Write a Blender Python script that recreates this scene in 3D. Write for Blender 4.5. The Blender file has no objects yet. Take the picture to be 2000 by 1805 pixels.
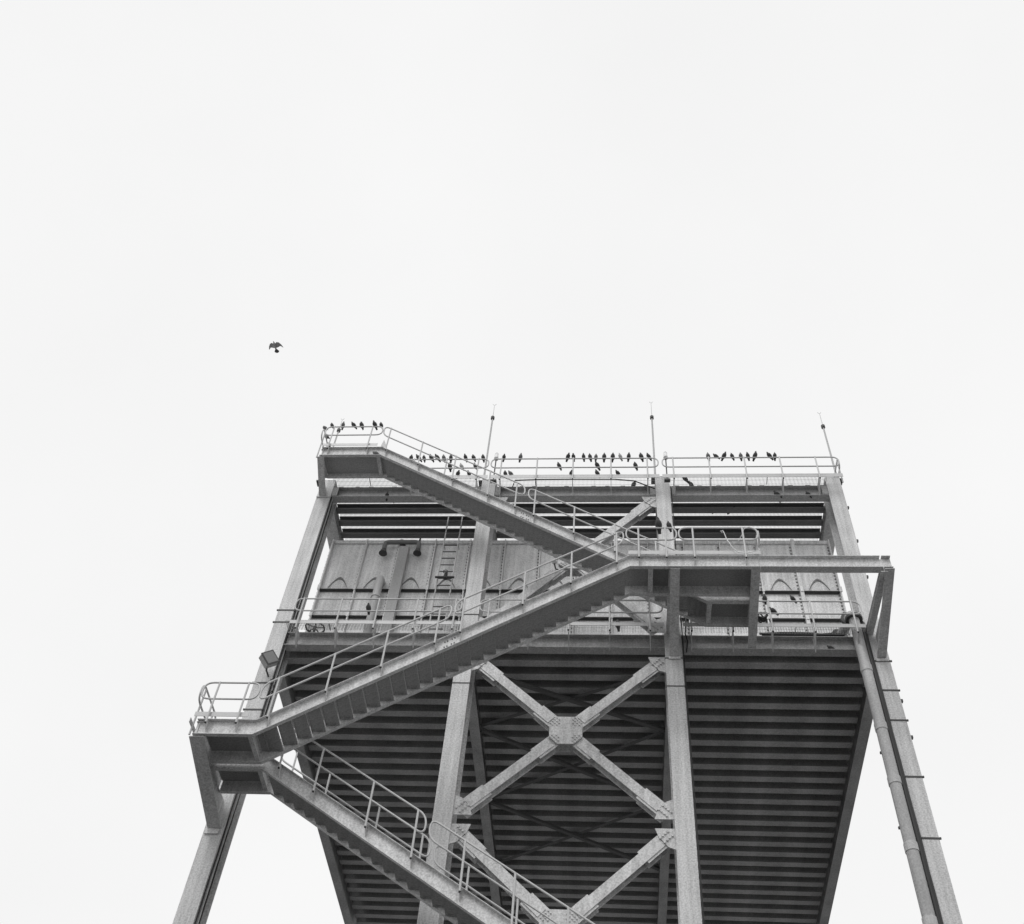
import bpy, bmesh, math, random
from mathutils import Vector, Matrix
random.seed(7)
C = bpy.context.scene.collection
SC = bpy.context.scene

# ------------------------------------------------------------------ camera
def set_camera():
    cam = bpy.data.cameras.new('camera'); co = bpy.data.objects.new('camera', cam); C.objects.link(co)
    yaw, pitch, roll = -0.143006, 0.915293, 0.108181
    f = Vector((math.sin(yaw)*math.cos(pitch), math.cos(yaw)*math.cos(pitch), math.sin(pitch)))
    rt = Vector((math.cos(yaw), -math.sin(yaw), 0)); up = rt.cross(f)
    r = rt*math.cos(roll)+up*math.sin(roll); u = -rt*math.sin(roll)+up*math.cos(roll)
    co.matrix_world = Matrix(((r.x, u.x, -f.x, 0), (r.y, u.y, -f.y, 0), (r.z, u.z, -f.z, 0), (0, 0, 0, 1)))
    cam.sensor_fit = 'HORIZONTAL'; cam.sensor_width = 36; cam.lens = 2112.2*36/2000
    cam.shift_x = -10.25/2000; cam.shift_y = 5.22/2000
    cam.clip_start = 0.1; cam.clip_end = 3000
    SC.camera = co
set_camera()
GROUND_Z = -1.6            # the camera, at eye height, is the origin

# ------------------------------------------------------------------ sky, sun, exposure
SUN_EL, SUN_AZ = math.radians(52), math.radians(200)      # azimuth clockwise from +Y
w = bpy.data.worlds.new('World'); SC.world = w; w.use_nodes = True
nt = w.node_tree; nt.nodes.clear()
sky = nt.nodes.new('ShaderNodeTexSky'); sky.sky_type = 'NISHITA'; sky.sun_disc = False
sky.sun_elevation = SUN_EL; sky.sun_rotation = SUN_AZ
bw = nt.nodes.new('ShaderNodeRGBToBW')                    # black and white photograph: no hue anywhere
mx = nt.nodes.new('ShaderNodeMix'); mx.data_type = 'RGBA'; mx.inputs[0].default_value = 0.94   # even cloud cover
tc = nt.nodes.new('ShaderNodeTexCoord'); cn = nt.nodes.new('ShaderNodeTexNoise'); cn.inputs['Scale'].default_value = 2.2; cn.inputs['Detail'].default_value = 5
cr = nt.nodes.new('ShaderNodeMapRange'); cr.inputs[1].default_value = 0.3; cr.inputs[2].default_value = 0.7; cr.inputs[3].default_value = 9.4; cr.inputs[4].default_value = 9.9
cc = nt.nodes.new('ShaderNodeCombineColor')
nt.links.new(tc.outputs['Generated'], cn.inputs['Vector']); nt.links.new(cn.outputs['Fac'], cr.inputs[0])
for i_ in range(3): nt.links.new(cr.outputs[0], cc.inputs[i_])
nt.links.new(cc.outputs[0], mx.inputs[7])
bg = nt.nodes.new('ShaderNodeBackground'); bg.inputs[1].default_value = 0.1
ow = nt.nodes.new('ShaderNodeOutputWorld')
nt.links.new(sky.outputs[0], bw.inputs[0]); nt.links.new(bw.outputs[0], mx.inputs[6])
nt.links.new(mx.outputs[2], bg.inputs[0]); nt.links.new(bg.outputs[0], ow.inputs[0])
sl = bpy.data.lights.new('sun', 'SUN'); sl.energy = 1.15; sl.angle = math.radians(25); sl.color = (1, 1, 1)
so = bpy.data.objects.new('sun', sl); C.objects.link(so)
sd = Vector((math.sin(SUN_AZ)*math.cos(SUN_EL), math.cos(SUN_AZ)*math.cos(SUN_EL), math.sin(SUN_EL)))
so.rotation_euler = sd.to_track_quat('Z', 'Y').to_euler()
SC.view_settings.view_transform = 'Standard'; SC.view_settings.look = 'None'
SC.view_settings.exposure = 0.0; SC.view_settings.gamma = 1.0

# ------------------------------------------------------------------ materials (all grey)
def paint(name, g, amp=0.12, rough=0.55, grain=0.10, streak=0.0, bump=0.0):
    m = bpy.data.materials.new(name); m.use_nodes = True
    n = m.node_tree.nodes; l = m.node_tree.links; b = n['Principled BSDF']
    b.inputs['Roughness'].default_value = rough
    geo = n.new('ShaderNodeTexCoord')
    def noise(scale, detail, sx=1, sy=1, sz=1):
        mp = n.new('ShaderNodeMapping'); mp.inputs['Scale'].default_value = (sx, sy, sz)
        t = n.new('ShaderNodeTexNoise'); t.inputs['Scale'].default_value = scale; t.inputs['Detail'].default_value = detail
        l.new(geo.outputs['Object'], mp.inputs[0]); l.new(mp.outputs[0], t.inputs['Vector']); return t
    def mathn(op, a, bb):
        q = n.new('ShaderNodeMath'); q.operation = op
        for i, v in enumerate((a, bb)):
            if isinstance(v, (int, float)): q.inputs[i].default_value = v
            else: l.new(v, q.inputs[i])
        return q.outputs[0]
    big = noise(1.3, 5); fine = noise(26, 3)
    v = mathn('MULTIPLY_ADD', mathn('SUBTRACT', big.outputs['Fac'], 0.5), 2*amp); v.node.inputs[2].default_value = 1.0
    fv = mathn('MULTIPLY', mathn('SUBTRACT', fine.outputs['Fac'], 0.5), 4*grain)
    v = mathn('ADD', v, fv)
    if streak:                                            # rain streaks and droppings running down the steel
        st = noise(1.0, 4, 9, 9, 0.5)
        s2 = mathn('MULTIPLY', mathn('SUBTRACT', st.outputs['Fac'], 0.5), 2.6*streak)
        v = mathn('ADD', v, s2)
    v = mathn('MULTIPLY', v, g)
    v = mathn('MAXIMUM', v, 0.004)
    cb = n.new('ShaderNodeCombineColor')
    for i in range(3): l.new(v, cb.inputs[i])
    l.new(cb.outputs[0], b.inputs['Base Color'])
    if bump:
        bp = n.new('ShaderNodeBump'); bp.inputs['Strength'].default_value = bump; bp.inputs['Distance'].default_value = 0.02
        l.new(fine.outputs['Fac'], bp.inputs['Height']); l.new(bp.outputs[0], b.inputs['Normal'])
    return m
M = dict(
    steel=paint('steel_paint', 0.56, 0.24, 0.6, 0.30, 0.30),
    stair=paint('stair_paint', 0.59, 0.22, 0.6, 0.30, 0.26),
    steel2=paint('duct_paint', 0.40, 0.10, 0.6, 0.15, 0.1),
    joist=paint('joist_paint', 0.37, 0.55, 0.7, 0.3, 0.0),
    tank=paint('tank_paint', 0.78, 0.14, 0.6, 0.24, 0.28),
    mark=paint('tank_scuff', 0.22, 0.15, 0.7, 0.1),  # flat dark grey for the tank crescents, joint strips and small fittings
    tread=paint('tread_plate', 0.36, 0.16, 0.7, 0.3),
    galv=paint('galvanised_tube', 0.54, 0.10, 0.45, 0.08),
    grate=paint('galvanised_grating', 0.40, 0.10, 0.6, 0.08),
    dark=paint('dark_deck_plate', 0.010, 0.25, 0.8, 0.1),  # near-black colour stands in for the deep shade between the joists
    rubber=paint('black_cable', 0.025, 0.1, 0.6, 0.05),
    cast=paint('dark_cast_iron', 0.06, 0.2, 0.6, 0.1),
    white=paint('white_enamel', 0.8, 0.03, 0.4, 0.03),
    beam=paint('weathered_beam_paint', 0.42, 0.2, 0.65, 0.3, 0.2),  # darkened for dirt and for the shade of the stairs in front
    soot=paint('sooty_joist_paint', 0.16, 0.3, 0.7, 0.2),  # darker grey for the roof joists
    brace2=paint('sooty_paint', 0.10, 0.25, 0.7, 0.18),  # dark grey for the plan bracing under the deck
    bird=paint('slate_feathers', 0.06, 0.6, 0.8, 0.3),
    bird2=paint('grey_feathers', 0.16, 0.5, 0.8, 0.25),
    bird3=paint('underwing_feathers', 0.36, 0.4, 0.8, 0.25),
    birdp=paint('pale_feathers', 0.45, 0.2, 0.8, 0.2),
    gravel=paint('pale_gravel', 0.25, 0.2, 0.9, 0.2, 0, 0.3),
    pipe=paint('pipe_paint', 0.46, 0.16, 0.55, 0.2, 0.2),
    ground=paint('asphalt_yard', 0.035, 0.25, 0.9, 0.15, 0, 0.3),  # dark tone of the added pad, keeps bounced light low
)

# ------------------------------------------------------------------ mesh helpers
def V(*a): return Vector(a)
WLOC = {}
class MB:
    def __init__(s): s.v = []; s.f = []
    def box(s, x0, x1, y0, y1, z0, z1):
        b = len(s.v)
        s.v += [(x0,y0,z0),(x1,y0,z0),(x1,y1,z0),(x0,y1,z0),(x0,y0,z1),(x1,y0,z1),(x1,y1,z1),(x0,y1,z1)]
        s.f += [tuple(b+i for i in q) for q in ((0,3,2,1),(4,5,6,7),(0,1,5,4),(1,2,6,5),(2,3,7,6),(3,0,4,7))]
        return s
    def rings(s, A, B):                                   # two matching closed outlines -> solid
        b = len(s.v); n = len(A); s.v += [tuple(p) for p in A]+[tuple(p) for p in B]
        s.f += [(b+i, b+(i+1)%n, b+n+(i+1)%n, b+n+i) for i in range(n)]
        s.f += [tuple(b+i for i in reversed(range(n))), tuple(b+n+i for i in range(n))]
        return s
    def prism(s, prof, p0, p1, u):
        p0, p1, u = Vector(p0), Vector(p1), Vector(u)
        d = (p1-p0).normalized(); u = (u-d*u.dot(d)).normalized(); v = d.cross(u)
        return s.rings([p0+u*a+v*b for a, b in prof], [p1+u*a+v*b for a, b in prof])
    def sweep(s, path, prof):                             # profile (y, dz) carried along (x, z) points
        R = [[(x, y, z+dz) for y, dz in prof] for x, z in path]
        n = len(prof); b = len(s.v)
        for r in R: s.v += r
        for k in range(len(R)-1):
            s.f += [(b+k*n+i, b+k*n+(i+1)%n, b+(k+1)*n+(i+1)%n, b+(k+1)*n+i) for i in range(n)]
        s.f += [tuple(b+i for i in reversed(range(n))), tuple(b+(len(R)-1)*n+i for i in range(n))]
        return s
    def tube(s, pts, r, n=8, closed=False, r1=None):
        P = [Vector(p) for p in pts]; m = len(P); b = len(s.v); prev = None
        for i, p in enumerate(P):
            if closed: t = P[(i+1) % m]-P[i-1]
            else: t = P[min(i+1, m-1)]-P[max(i-1, 0)]
            t.normalize()
            if prev is None:
                a = t.orthogonal().normalized()
            else:
                a = prev-t*prev.dot(t); a.normalize()
            prev = a; c = t.cross(a)
            rr = r if r1 is None else r+(r1-r)*i/(m-1)
            for k in range(n):
                q = 2*math.pi*k/n; s.v.append(tuple(p+(a*math.cos(q)+c*math.sin(q))*rr))
        for i in range(m if closed else m-1):
            j = (i+1) % m
            s.f += [(b+i*n+k, b+i*n+(k+1)%n, b+j*n+(k+1)%n, b+j*n+k) for k in range(n)]
        if not closed:
            s.f += [tuple(b+k for k in reversed(range(n))), tuple(b+(m-1)*n+k for k in range(n))]
        return s
    def build(s, name, mat, parent=None, org=None, smooth=False, mesh_only=False):
        pw = WLOC.get(parent, V(0,0,0)) if parent else V(0,0,0)
        o0 = Vector(org) if org is not None else pw
        me = bpy.data.meshes.new(name)
        me.from_pydata([tuple(Vector(p)-o0) for p in s.v], [], s.f); me.update()
        bm = bmesh.new(); bm.from_mesh(me); bmesh.ops.recalc_face_normals(bm, faces=bm.faces); bm.to_mesh(me); bm.free()
        if smooth:
            for p in me.polygons: p.use_smooth = True
        me.materials.append(M[mat])
        if mesh_only: return me
        return link(name, me, parent, o0)
def link(name, me, parent, world):
    o = bpy.data.objects.new(name, me); C.objects.link(o); o.parent = parent
    pw = WLOC.get(parent, V(0,0,0)) if parent else V(0,0,0)
    o.location = Vector(world)-pw; WLOC[o] = Vector(world); return o
def tag(o, label=None, cat=None, group=None, kind=None):
    if label: o['label'] = label
    if cat: o['category'] = cat
    if group: o['group'] = group
    if kind: o['kind'] = kind
    return o
def thing(name, loc, label, cat, group=None):
    o = bpy.data.objects.new(name, None); C.objects.link(o); o.location = loc; WLOC[o] = Vector(loc)
    o.empty_display_size = 0.3
    return tag(o, label, cat, group)
def hprof(wd, d, tf=.025, tw=.016):
    a, b, t = wd/2, d/2, tw/2
    return [(-a,-b),(a,-b),(a,-b+tf),(t,-b+tf),(t,b-tf),(a,b-tf),(a,b),(-a,b),(-a,b-tf),(-t,b-tf),(-t,-b+tf),(-a,-b+tf)]
def rprof(wd, d): return [(-wd/2,-d/2),(wd/2,-d/2),(wd/2,d/2),(-wd/2,d/2)]
def fillet(pts, r, closed=True, n=5):
    P = [Vector(p) for p in pts]; out = []; m = len(P)
    for i, p in enumerate(P):
        if not closed and i in (0, m-1): out.append(p); continue
        a = (P[i-1]-p); b = (P[(i+1) % m]-p); ra = min(r, a.length*.49, b.length*.49)
        a = p+a.normalized()*ra; b = p+b.normalized()*ra
        for k in range(n+1):
            t = k/n; out.append(a*(1-t)**2+p*2*t*(1-t)+b*t*t)
    return out

# ------------------------------------------------------------------ ground
g = MB(); g.v = [(-700,-700,GROUND_Z),(700,-700,GROUND_Z),(700,900,GROUND_Z),(-700,900,GROUND_Z)]; g.f = [(0,1,2,3)]  # out of view; pale tone set to light the undersides from below
tag(g.build('ground', 'gravel'), 'pale gravel ground around the steel tower', kind='structure')
g = MB(); zy = GROUND_Z+.004; g.v = [(-26,-12,zy),(24,-12,zy),(24,46,zy),(-26,46,zy)]; g.f = [(0,1,2,3)]  # unseen dark pad, added to cut bounce into the joist gaps
tag(g.build('yard', 'ground'), 'dark asphalt yard under the steel tower', kind='structure')

# ------------------------------------------------------------------ the steel tower
COLX = [-9.04, -3.86, 1.575, 6.775]          # column centres
CW, CD, YF, YB = 0.44, 0.70, 21.0, 36.0      # flange width, column depth, front face, rear row
LB0, LB1 = 19.72, 20.18                      # lower front beam, bottom and top
UB0, UB1 = 26.05, 26.51                      # upper front beam
CTOP = [26.80, 26.82, 26.93, 26.84]
tower = thing('steel_tower', (-1.13, YF, GROUND_Z), 'tall grey steel frame tower carrying a panelled tank between two decks', 'tower')

STRAPS = [[20.97, 20.51, 18.33, 17.45], [20.85, 18.41], [19.33, 18.39], [19.30, 18.34, 17.41, 15.79, 14.2]]
for k, x in enumerate(COLX):
    col = MB().prism(hprof(CW, CD, .035, .02), (x, YF+CD/2, GROUND_Z), (x, YF+CD/2, CTOP[k]), (1,0,0)).build('column', 'steel', tower, (x, YF, GROUND_Z))
    for z in STRAPS[k]:                       # cable clamps round the front flange
        hh = .020 if k in (0, 3) else .012
        b = MB().box(x-CW/2-.012, x+CW/2+.012, YF-.014, YF+.05, z-hh, z+hh)
        if k in (0, 3):
            sx = 1 if k == 3 else -1; xa = x+sx*(CW/2+.012)
            b.box(min(xa, xa+sx*.035), max(xa, xa+sx*.035), YF-.008, YF+.03, z-.012, z+.03)
        b.build('cable_clamp', 'cast', col)
    if k == 3:
        b = MB()
        for z in (25.4, 23.9, 22.4, 20.6, 18.0, 16.9): b.box(x+CW/2, x+CW/2+.05, YF+.002, YF+.08, z, z+.07)
        tag(b.build('bracket_studs', 'cast', col), kind='stuff')
    MB().box(x-CW/2-.006, x+CW/2+.006, YF-.006, YF+CD+.006, CTOP[k], CTOP[k]+.02).build('cap_plate', 'steel', col)
for x in COLX:
    MB().prism(hprof(CW, CD, .035, .02), (x, YB, GROUND_Z), (x, YB, 26.0), (1,0,0)).build('column', 'steel', tower, (x, YB, GROUND_Z))

def bayx(i): return COLX[i]+.02, COLX[i+1]-.02
for i in range(3):
    x0, x1 = bayx(i)
    for (z0, z1) in ((LB0, LB1), (UB0, UB1)):
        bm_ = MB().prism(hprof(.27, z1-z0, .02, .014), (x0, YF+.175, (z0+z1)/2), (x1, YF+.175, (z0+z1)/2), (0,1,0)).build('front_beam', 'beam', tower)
        if z0 > 22:
            b = MB(); x = x0+.35
            while x < x1-.3:
                b.box(x, x+.14, YF+.06, YF+.16, z1+.002, z1+.05); x += random.uniform(.35, .95)
            tag(b.build('grating_clips', 'cast', bm_), kind='stuff')
    # end stiffener plates next to the columns, on the upper and lower beams
    for xe in (x0+.24, x1-.24):
        MB().box(xe-.14, xe+.14, YF+.03, YF+.044, UB0+.03, UB1-.02).build('web_plate', 'joist', tower)
# depth beams front to back
for x in COLX:
    MB().prism(hprof(.28, .76, .025, .016), (x, YF+CD+.003, 19.79), (x, YB-CD/2, 19.79), (1,0,0)).build('deck_beam', 'joist', tower)
for k, x in enumerate(COLX):
    wd = .40 if k in (0, 3) else .26
    MB().prism(hprof(wd, .44, .025, .016), (x, YF+CD+.003, 26.27), (x, YB-CD/2, 26.27), (1,0,0)).build('roof_beam', 'steel', tower)
# lower deck joists: three bays, 0.532 m apart
for i in range(3):
    x0, x1 = COLX[i]+.145, COLX[i+1]-.145
    me = MB().prism(hprof(.23, .44, .018, .012), (x0, 0, 0), (x1, 0, 0), (0,1,0)).build('joist', 'joist', mesh_only=True)
    y = 21.70; n = 0
    while y < 35.4:
        link('joist', me, tower, (0, y, 19.945)); y += .532; n += 1
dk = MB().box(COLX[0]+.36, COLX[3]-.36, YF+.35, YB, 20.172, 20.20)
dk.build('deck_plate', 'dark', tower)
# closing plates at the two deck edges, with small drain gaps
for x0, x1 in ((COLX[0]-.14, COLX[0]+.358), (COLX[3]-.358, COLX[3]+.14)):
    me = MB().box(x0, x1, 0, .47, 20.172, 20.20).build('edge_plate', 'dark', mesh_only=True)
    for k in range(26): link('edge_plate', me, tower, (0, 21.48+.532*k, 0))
# roof joists
for i in range(3):
    x0, x1 = COLX[i]+(.21 if i == 0 else .14), COLX[i+1]-(.21 if i == 2 else .14)
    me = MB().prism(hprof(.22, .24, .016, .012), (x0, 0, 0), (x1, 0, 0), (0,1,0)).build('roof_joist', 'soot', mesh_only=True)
    for k in range(22):
        link('roof_joist', me, tower, (0, 21.835+.521*k, 26.39))
# plan bracing under the lower deck, middle bay
b = None
for a, c in (((-3.70, 20.95+.8), (1.42, 24.15)), ((1.42, 20.95+.8), (-3.70, 24.15)), ((-3.70, 24.25), (1.42, 27.5)), ((1.42, 24.25), (-3.70, 27.5)),
             ((-3.70, 27.6), (1.42, 30.9)), ((1.42, 27.6), (-3.70, 30.9))):
    dz = .0 if a[0] < 0 else .09
    MB().prism([(-.06,-.004),(.06,-.004),(.06,.004),(-.052,.004),(-.052,.08),(-.06,.08)], (a[0], a[1], 19.52+dz), (c[0], c[1], 19.52+dz), (0,0,1) if False else (-(c[1]-a[1]), c[0]-a[0], 0)).build('plan_brace', 'brace2', tower)

# vertical X bracing of the middle bay
def bolts(mb, pts, y, r=.022, h=.024):
    for x, z in pts:
        A = [(x+r*math.cos(q*math.pi/3), y, z+r*math.sin(q*math.pi/3)) for q in range(6)]
        mb.rings(A, [(p[0], y-h, p[2]) for p in A])
def xbrace(cz, hz):
    cx = (COLX[1]+COLX[2])/2; hx = (COLX[2]-COLX[1])/2-CW/2
    L = math.hypot(hx, hz); ex, ez = hx/L, hz/L
    y0, y1 = YF+.06, YF+.32; ym = (y0+y1)/2
    gus = MB(); q = .40; t = .20
    o = [(-q,-t),(-t,-q*1.02),(t,-q*1.02),(q,-t),(q,t),(t,q*1.02),(-t,q*1.02),(-q,t)]
    gus.rings([(cx+a, y0-.036, cz+b_) for a, b_ in o], [(cx+a, y0-.002, cz+b_) for a, b_ in o])
    G = gus.build('gusset_plate', 'steel', tower)
    gb = MB().rings([(cx+a, y1+.002, cz+b_) for a, b_ in o], [(cx+a, y1+.03, cz+b_) for a, b_ in o]); gb.build('gusset_plate', 'steel', tower)
    bl = MB()
    for sx in (-1, 1):
        for sz in (-1, 1):
            d = V(sx*ex, 0, sz*ez); u = V(-d.z, 0, d.x)
            p0 = V(cx, ym, cz)+d*.50; p1 = V(cx, ym, cz)+d*(L-.42)
            arm = MB().prism(hprof(.25, .26, .022, .014), p0, p1, u).build('brace', 'steel', tower)
            # splice plates: wider, at both ends, behind the front flange and under the back one
            for (s0, s1) in ((.30, .98), (L-1.0, L-.25)):
                for yy in (y0+.030, y1-.030):
                    a = V(cx, yy, cz)+d*s0; e = V(cx, yy, cz)+d*s1
                    MB().prism(rprof(.36, .012), a, e, u).build('splice_plate', 'steel', arm)
            # end gusset at the column
            ce = V(cx+sx*hx, 0, cz+sz*hz)
            o2 = [(0, sz*.02), (-sx*.44, sz*.02), (-sx*.36, -sz*.20), (-sx*.16, -sz*.44), (0, -sz*.50)]
            e = MB().rings([(ce.x+a, y0-.012, ce.z+b_) for a, b_ in o2], [(ce.x+a, y0+.02, ce.z+b_) for a, b_ in o2])
            eg = e.build('gusset_plate', 'steel', tower)
            eb = MB()
            pts = []
            for i in range(4):
                for j in (-1, 1):
                    w_ = V(cx, 0, cz)+d*(L-.16-.08*i)+u*(j*.07); pts.append((w_.x, w_.z))
            bolts(eb, pts, y0-.013, .03, .03); tag(eb.build('bolts', 'steel', eg), kind='stuff')
            for i in range(3):
                for j in (-1.5, -.5, .5, 1.5):
                    w_ = V(cx, 0, cz)+d*(.27+.075*i)+u*(j*.075)
                    if not (i == 0 and abs(j) > 1): bolts(bl, [(w_.x, w_.z)], y0-.037)
    tag(bl.build('bolts', 'steel', G), kind='stuff')
xbrace(16.98, 2.40)
xbrace(23.15, 2.83)
xbrace(11.90, 2.40)

# walkway gratings: bearing bars and cross rods
def grating(x0, x1, y0, y1, z, pitch=.041):
    mb = MB(); x = x0
    while x <= x1:
        mb.box(x, x+.005, y0, y1, z, z+.03); x += pitch
    y = y0+.05
    while y < y1:
        mb.box(x0, x1, y, y+.005, z+.0305, z+.035); y += .16 if y < 21 else .6
    return mb
ZG_U, ZG_L = UB1+.012, LB1+.028
for i in range(3):
    x0, x1 = COLX[i]+CW/2+.02, COLX[i+1]-CW/2-.02
    tag(grating(x0, x1, 20.64, YF-.005, ZG_L).build('deck_grating', 'grate', tower), kind='stuff')
    tag(grating(x0, x1, 20.64, 33.0, ZG_U).build('roof_grating', 'grate', tower), kind='stuff')
    for zz in (ZG_L, ZG_U):
        for xx in (x0+.25*(x1-x0), x0+.62*(x1-x0)):
            MB().box(xx, xx+.012, 20.64, YF-.005, zz-.02, zz-.002).build('grating_edge_bar', 'joist', tower)

# ------------------------------------------------------------------ guard rails of the decks
YR = 20.61
def loop_rail(c, r=.21, t=.0225, n=7):
    return MB().tube(fillet(c, r), t, n, closed=True)
def guard_rail(x0, x1, posts, ztop, zmid, zbot, toe, label, group, wall=21.035):
    t = thing('guard_rail', (x0, YR, zbot), label, 'railing', group)
    loop_rail([(x0, YR, zmid), (x0, YR, ztop), (x1, YR, ztop), (x1, YR, zmid)]).build('rail', 'galv', t, smooth=True)
    for x in posts:
        x += random.uniform(-.012, .012)
        p = MB().tube([(x, YR-.03, zbot), (x, YR-.03, ztop)], .024, 8).build('post', 'galv', t)
        MB().tube([(x, YR-.03, zbot-.004), (x, YR-.03, zbot+.02)], .0245, 8).build('open_tube_end', 'rubber', p)
        zt = zbot+.16
        o = [(YR-.005, zt), (wall-.002, zt), (wall-.002, zbot-.30), (wall-.05, zbot-.30), (YR+.02, zbot-.02)]
        MB().rings([(x-.009, a, b_) for a, b_ in o], [(x+.009, a, b_) for a, b_ in o]).build('bracket', 'steel', p)
    mb = MB().box(x0-.02, x1+.02, YR+.03, YR+.042, toe[0], toe[1]); mb.build('toe_board', 'galv', t)
    return t
gr_u, gr_l = 'railings along the roof edge', 'railings along the middle deck edge'
UZ = (27.38, 26.92, 26.29); UT = (26.44, 26.60); LZ = (21.03, 20.57, 19.885); LT = (20.125, 20.245)
guard_rail(-6.85, -3.88, (-6.28, -5.24, -4.20), *UZ, UT, 'left roof railing section partly hidden behind the upper stair flight', gr_u)
guard_rail(-3.80, 1.45, (-3.47, -2.34, -1.20, -.02, 1.12), *UZ, UT, 'middle roof railing section between the two inner columns, crowded with pigeons', gr_u)
gR = guard_rail(1.58, 6.98, (1.92, 3.03, 4.11, 5.20, 6.29), *UZ, UT, 'right roof railing section ending at the right corner column', gr_u)
e = MB().tube(fillet([(6.98, YR, 26.92), (6.98, YR, 27.38), (6.98, 22.4, 27.38), (6.98, 22.4, 26.92)], .2), .0225, 7, closed=True)
e.build('rail', 'galv', gR, smooth=True)
for y in (20.75, 21.9): MB().tube([(6.98, y, 26.3), (6.98, y, 27.38)], .024, 8).build('post', 'galv', gR)
guard_rail(-8.66, -4.05, (-8.45, -7.38, -6.34, -5.28, -4.23), *LZ, LT, 'left middle deck railing in front of the tank beside the left column', gr_l)
guard_rail(-3.56, 1.33, (-3.30, -2.22, -1.15, -.08, .98), *LZ, LT, 'middle deck railing behind the crossing stair flights', gr_l)
guard_rail(1.86, 6.49, (2.05, 3.10, 4.13, 5.20, 6.25), *LZ, LT, 'right middle deck railing ending beside the thick drain pipe', gr_l)

# ------------------------------------------------------------------ the tank
YT = 22.70; TX0 = -8.92; RP = 1.113; NR = 14; TZ0, TZ1 = 20.22, 25.765
tank = thing('water_tank', (-1.13, YT, 20.21), 'large grey panelled steel tank standing between the decks behind the railings', 'tank')
tx1 = TX0+RP*NR
MB().box(TX0, tx1, YT+.02, 31.5, TZ0, TZ1).build('tank_shell', 'tank', tank)
rows = ((TZ0+.03, 22.30), (22.46, 23.43), (23.59, TZ1-.14))
for (z0, z1) in rows:
    dp = .012
    mb = MB(); W_, H_ = RP-.05, z1-z0                     # a pressed panel: shallow pyramid bulge
    mb.v = [(0,0,0),(W_,0,0),(W_,0,H_),(0,0,H_),(.12,-dp,.12),(W_-.12,-dp,.12),(W_-.12,-dp,H_-.12),(.12,-dp,H_-.12),(0,.03,0),(W_,.03,0),(W_,.03,H_),(0,.03,H_)]
    mb.f = [(4,5,6,7),(0,1,5,4),(1,2,6,5),(2,3,7,6),(3,0,4,7),(8,11,10,9),(0,8,9,1),(1,9,10,2),(2,10,11,3),(3,11,8,0)]
    me = mb.build('tank_panel', 'tank', mesh_only=True)
    for k in range(NR): link('tank_panel', me, tank, (TX0+RP*k+.025, YT-.012, z0))
for k in range(NR+1):
    x = TX0+RP*k
    wr = .10 if k in (2, 13) else .035
    rb = MB().box(x-wr/2, x+wr/2, YT-.15, YT+.019, TZ0, TZ1-.03)
    R_ = rb.build('rib', 'tank', tank)
    bl = MB(); z = TZ0+.2
    while z < TZ1-.2:
        bl.box(x-wr/2-.05, x-wr/2-.001, YT-.045, YT-.022, z, z+.03); z += .14
    tag(bl.build('rib_bolts', 'mark', R_), kind='stuff')
    for zz in (22.38, 23.51):
        MB().box(x-.04, x+.04, YT-.175, YT-.151, zz-.10, zz+.10).build('rib_bracket', 'tank', R_)
for zz in (22.38, 23.51):
    for k in range(NR):
        x = TX0+RP*k
        MB().prism([(-.05,-.05),(.05,-.05),(.05,.05),(.04,.05),(.04,-.04),(-.05,-.04)], (x+.02+(.045 if k in (2,13) else 0), YT-.08, zz), (x+RP-.02-(.045 if k in (1,12) else 0), YT-.08, zz), (0,1,0)).build('stiffener', 'cast', tank)
    MB().box(TX0+.02, tx1-.02, YT-.022, YT-.002, zz-.075, zz+.075).build('joint_strip', 'mark', tank)
MB().box(TX0-.02, tx1+.02, YT-.06, YT+.019, TZ1-.13, TZ1+.01).build('top_angle', 'tank', tank)
# dark raised arched lip on every panel above the upper stiffener
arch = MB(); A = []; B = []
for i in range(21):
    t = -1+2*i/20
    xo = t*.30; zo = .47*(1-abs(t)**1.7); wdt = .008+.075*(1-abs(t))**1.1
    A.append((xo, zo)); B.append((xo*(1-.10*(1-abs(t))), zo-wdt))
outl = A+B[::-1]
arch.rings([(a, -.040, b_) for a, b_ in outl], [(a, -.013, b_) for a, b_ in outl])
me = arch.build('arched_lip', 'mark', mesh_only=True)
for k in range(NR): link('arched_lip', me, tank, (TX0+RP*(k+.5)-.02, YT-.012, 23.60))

# vent pipe on the tank front
vp = thing('vent_pipe', (-6.65, 22.45, 25.4), 'dark twin vent pipe with two down-turned bell mouths at the tank top', 'pipe')
mb = MB().tube(fillet([(-7.16, 22.44, 25.06), (-7.16, 22.44, 25.46), (-6.07, 22.44, 25.46), (-6.07, 22.44, 25.06)], .14, False), .075, 12)
mb.build('manifold', 'mark', vp, smooth=True)
for x in (-7.16, -6.07): MB().tube([(x, 22.44, 25.12), (x, 22.44, 25.0), (x, 22.44, 24.93)], .075, 14, r1=.135).build('bell_mouth', 'cast', vp)
MB().tube([(-6.62, 22.44, 25.44), (-6.62, 22.62, 25.44)], .09, 12).build('stub', 'cast', vp)
MB().tube([(-6.07, 22.44, 25.5), (-6.07, 22.44, 25.62)], .03, 8).build('valve_stem', 'cast', vp)
ip = thing('inlet_pipe', (-7.04, 22.4, 20.25), 'pale upright pipe with a bent top against the tank front', 'pipe')
MB().tube(fillet([(-7.04, 22.40, 20.24), (-7.04, 22.40, 23.78), (-7.04, 22.66, 23.78)], .22, False), .125, 14).build('pipe_body', 'galv', ip, smooth=True)
for z in (20.6, 22.9): MB().tube([(-7.04, 22.40, z), (-7.04, 22.40, z+.05)], .15, 14).build('collar', 'galv', ip)
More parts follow.
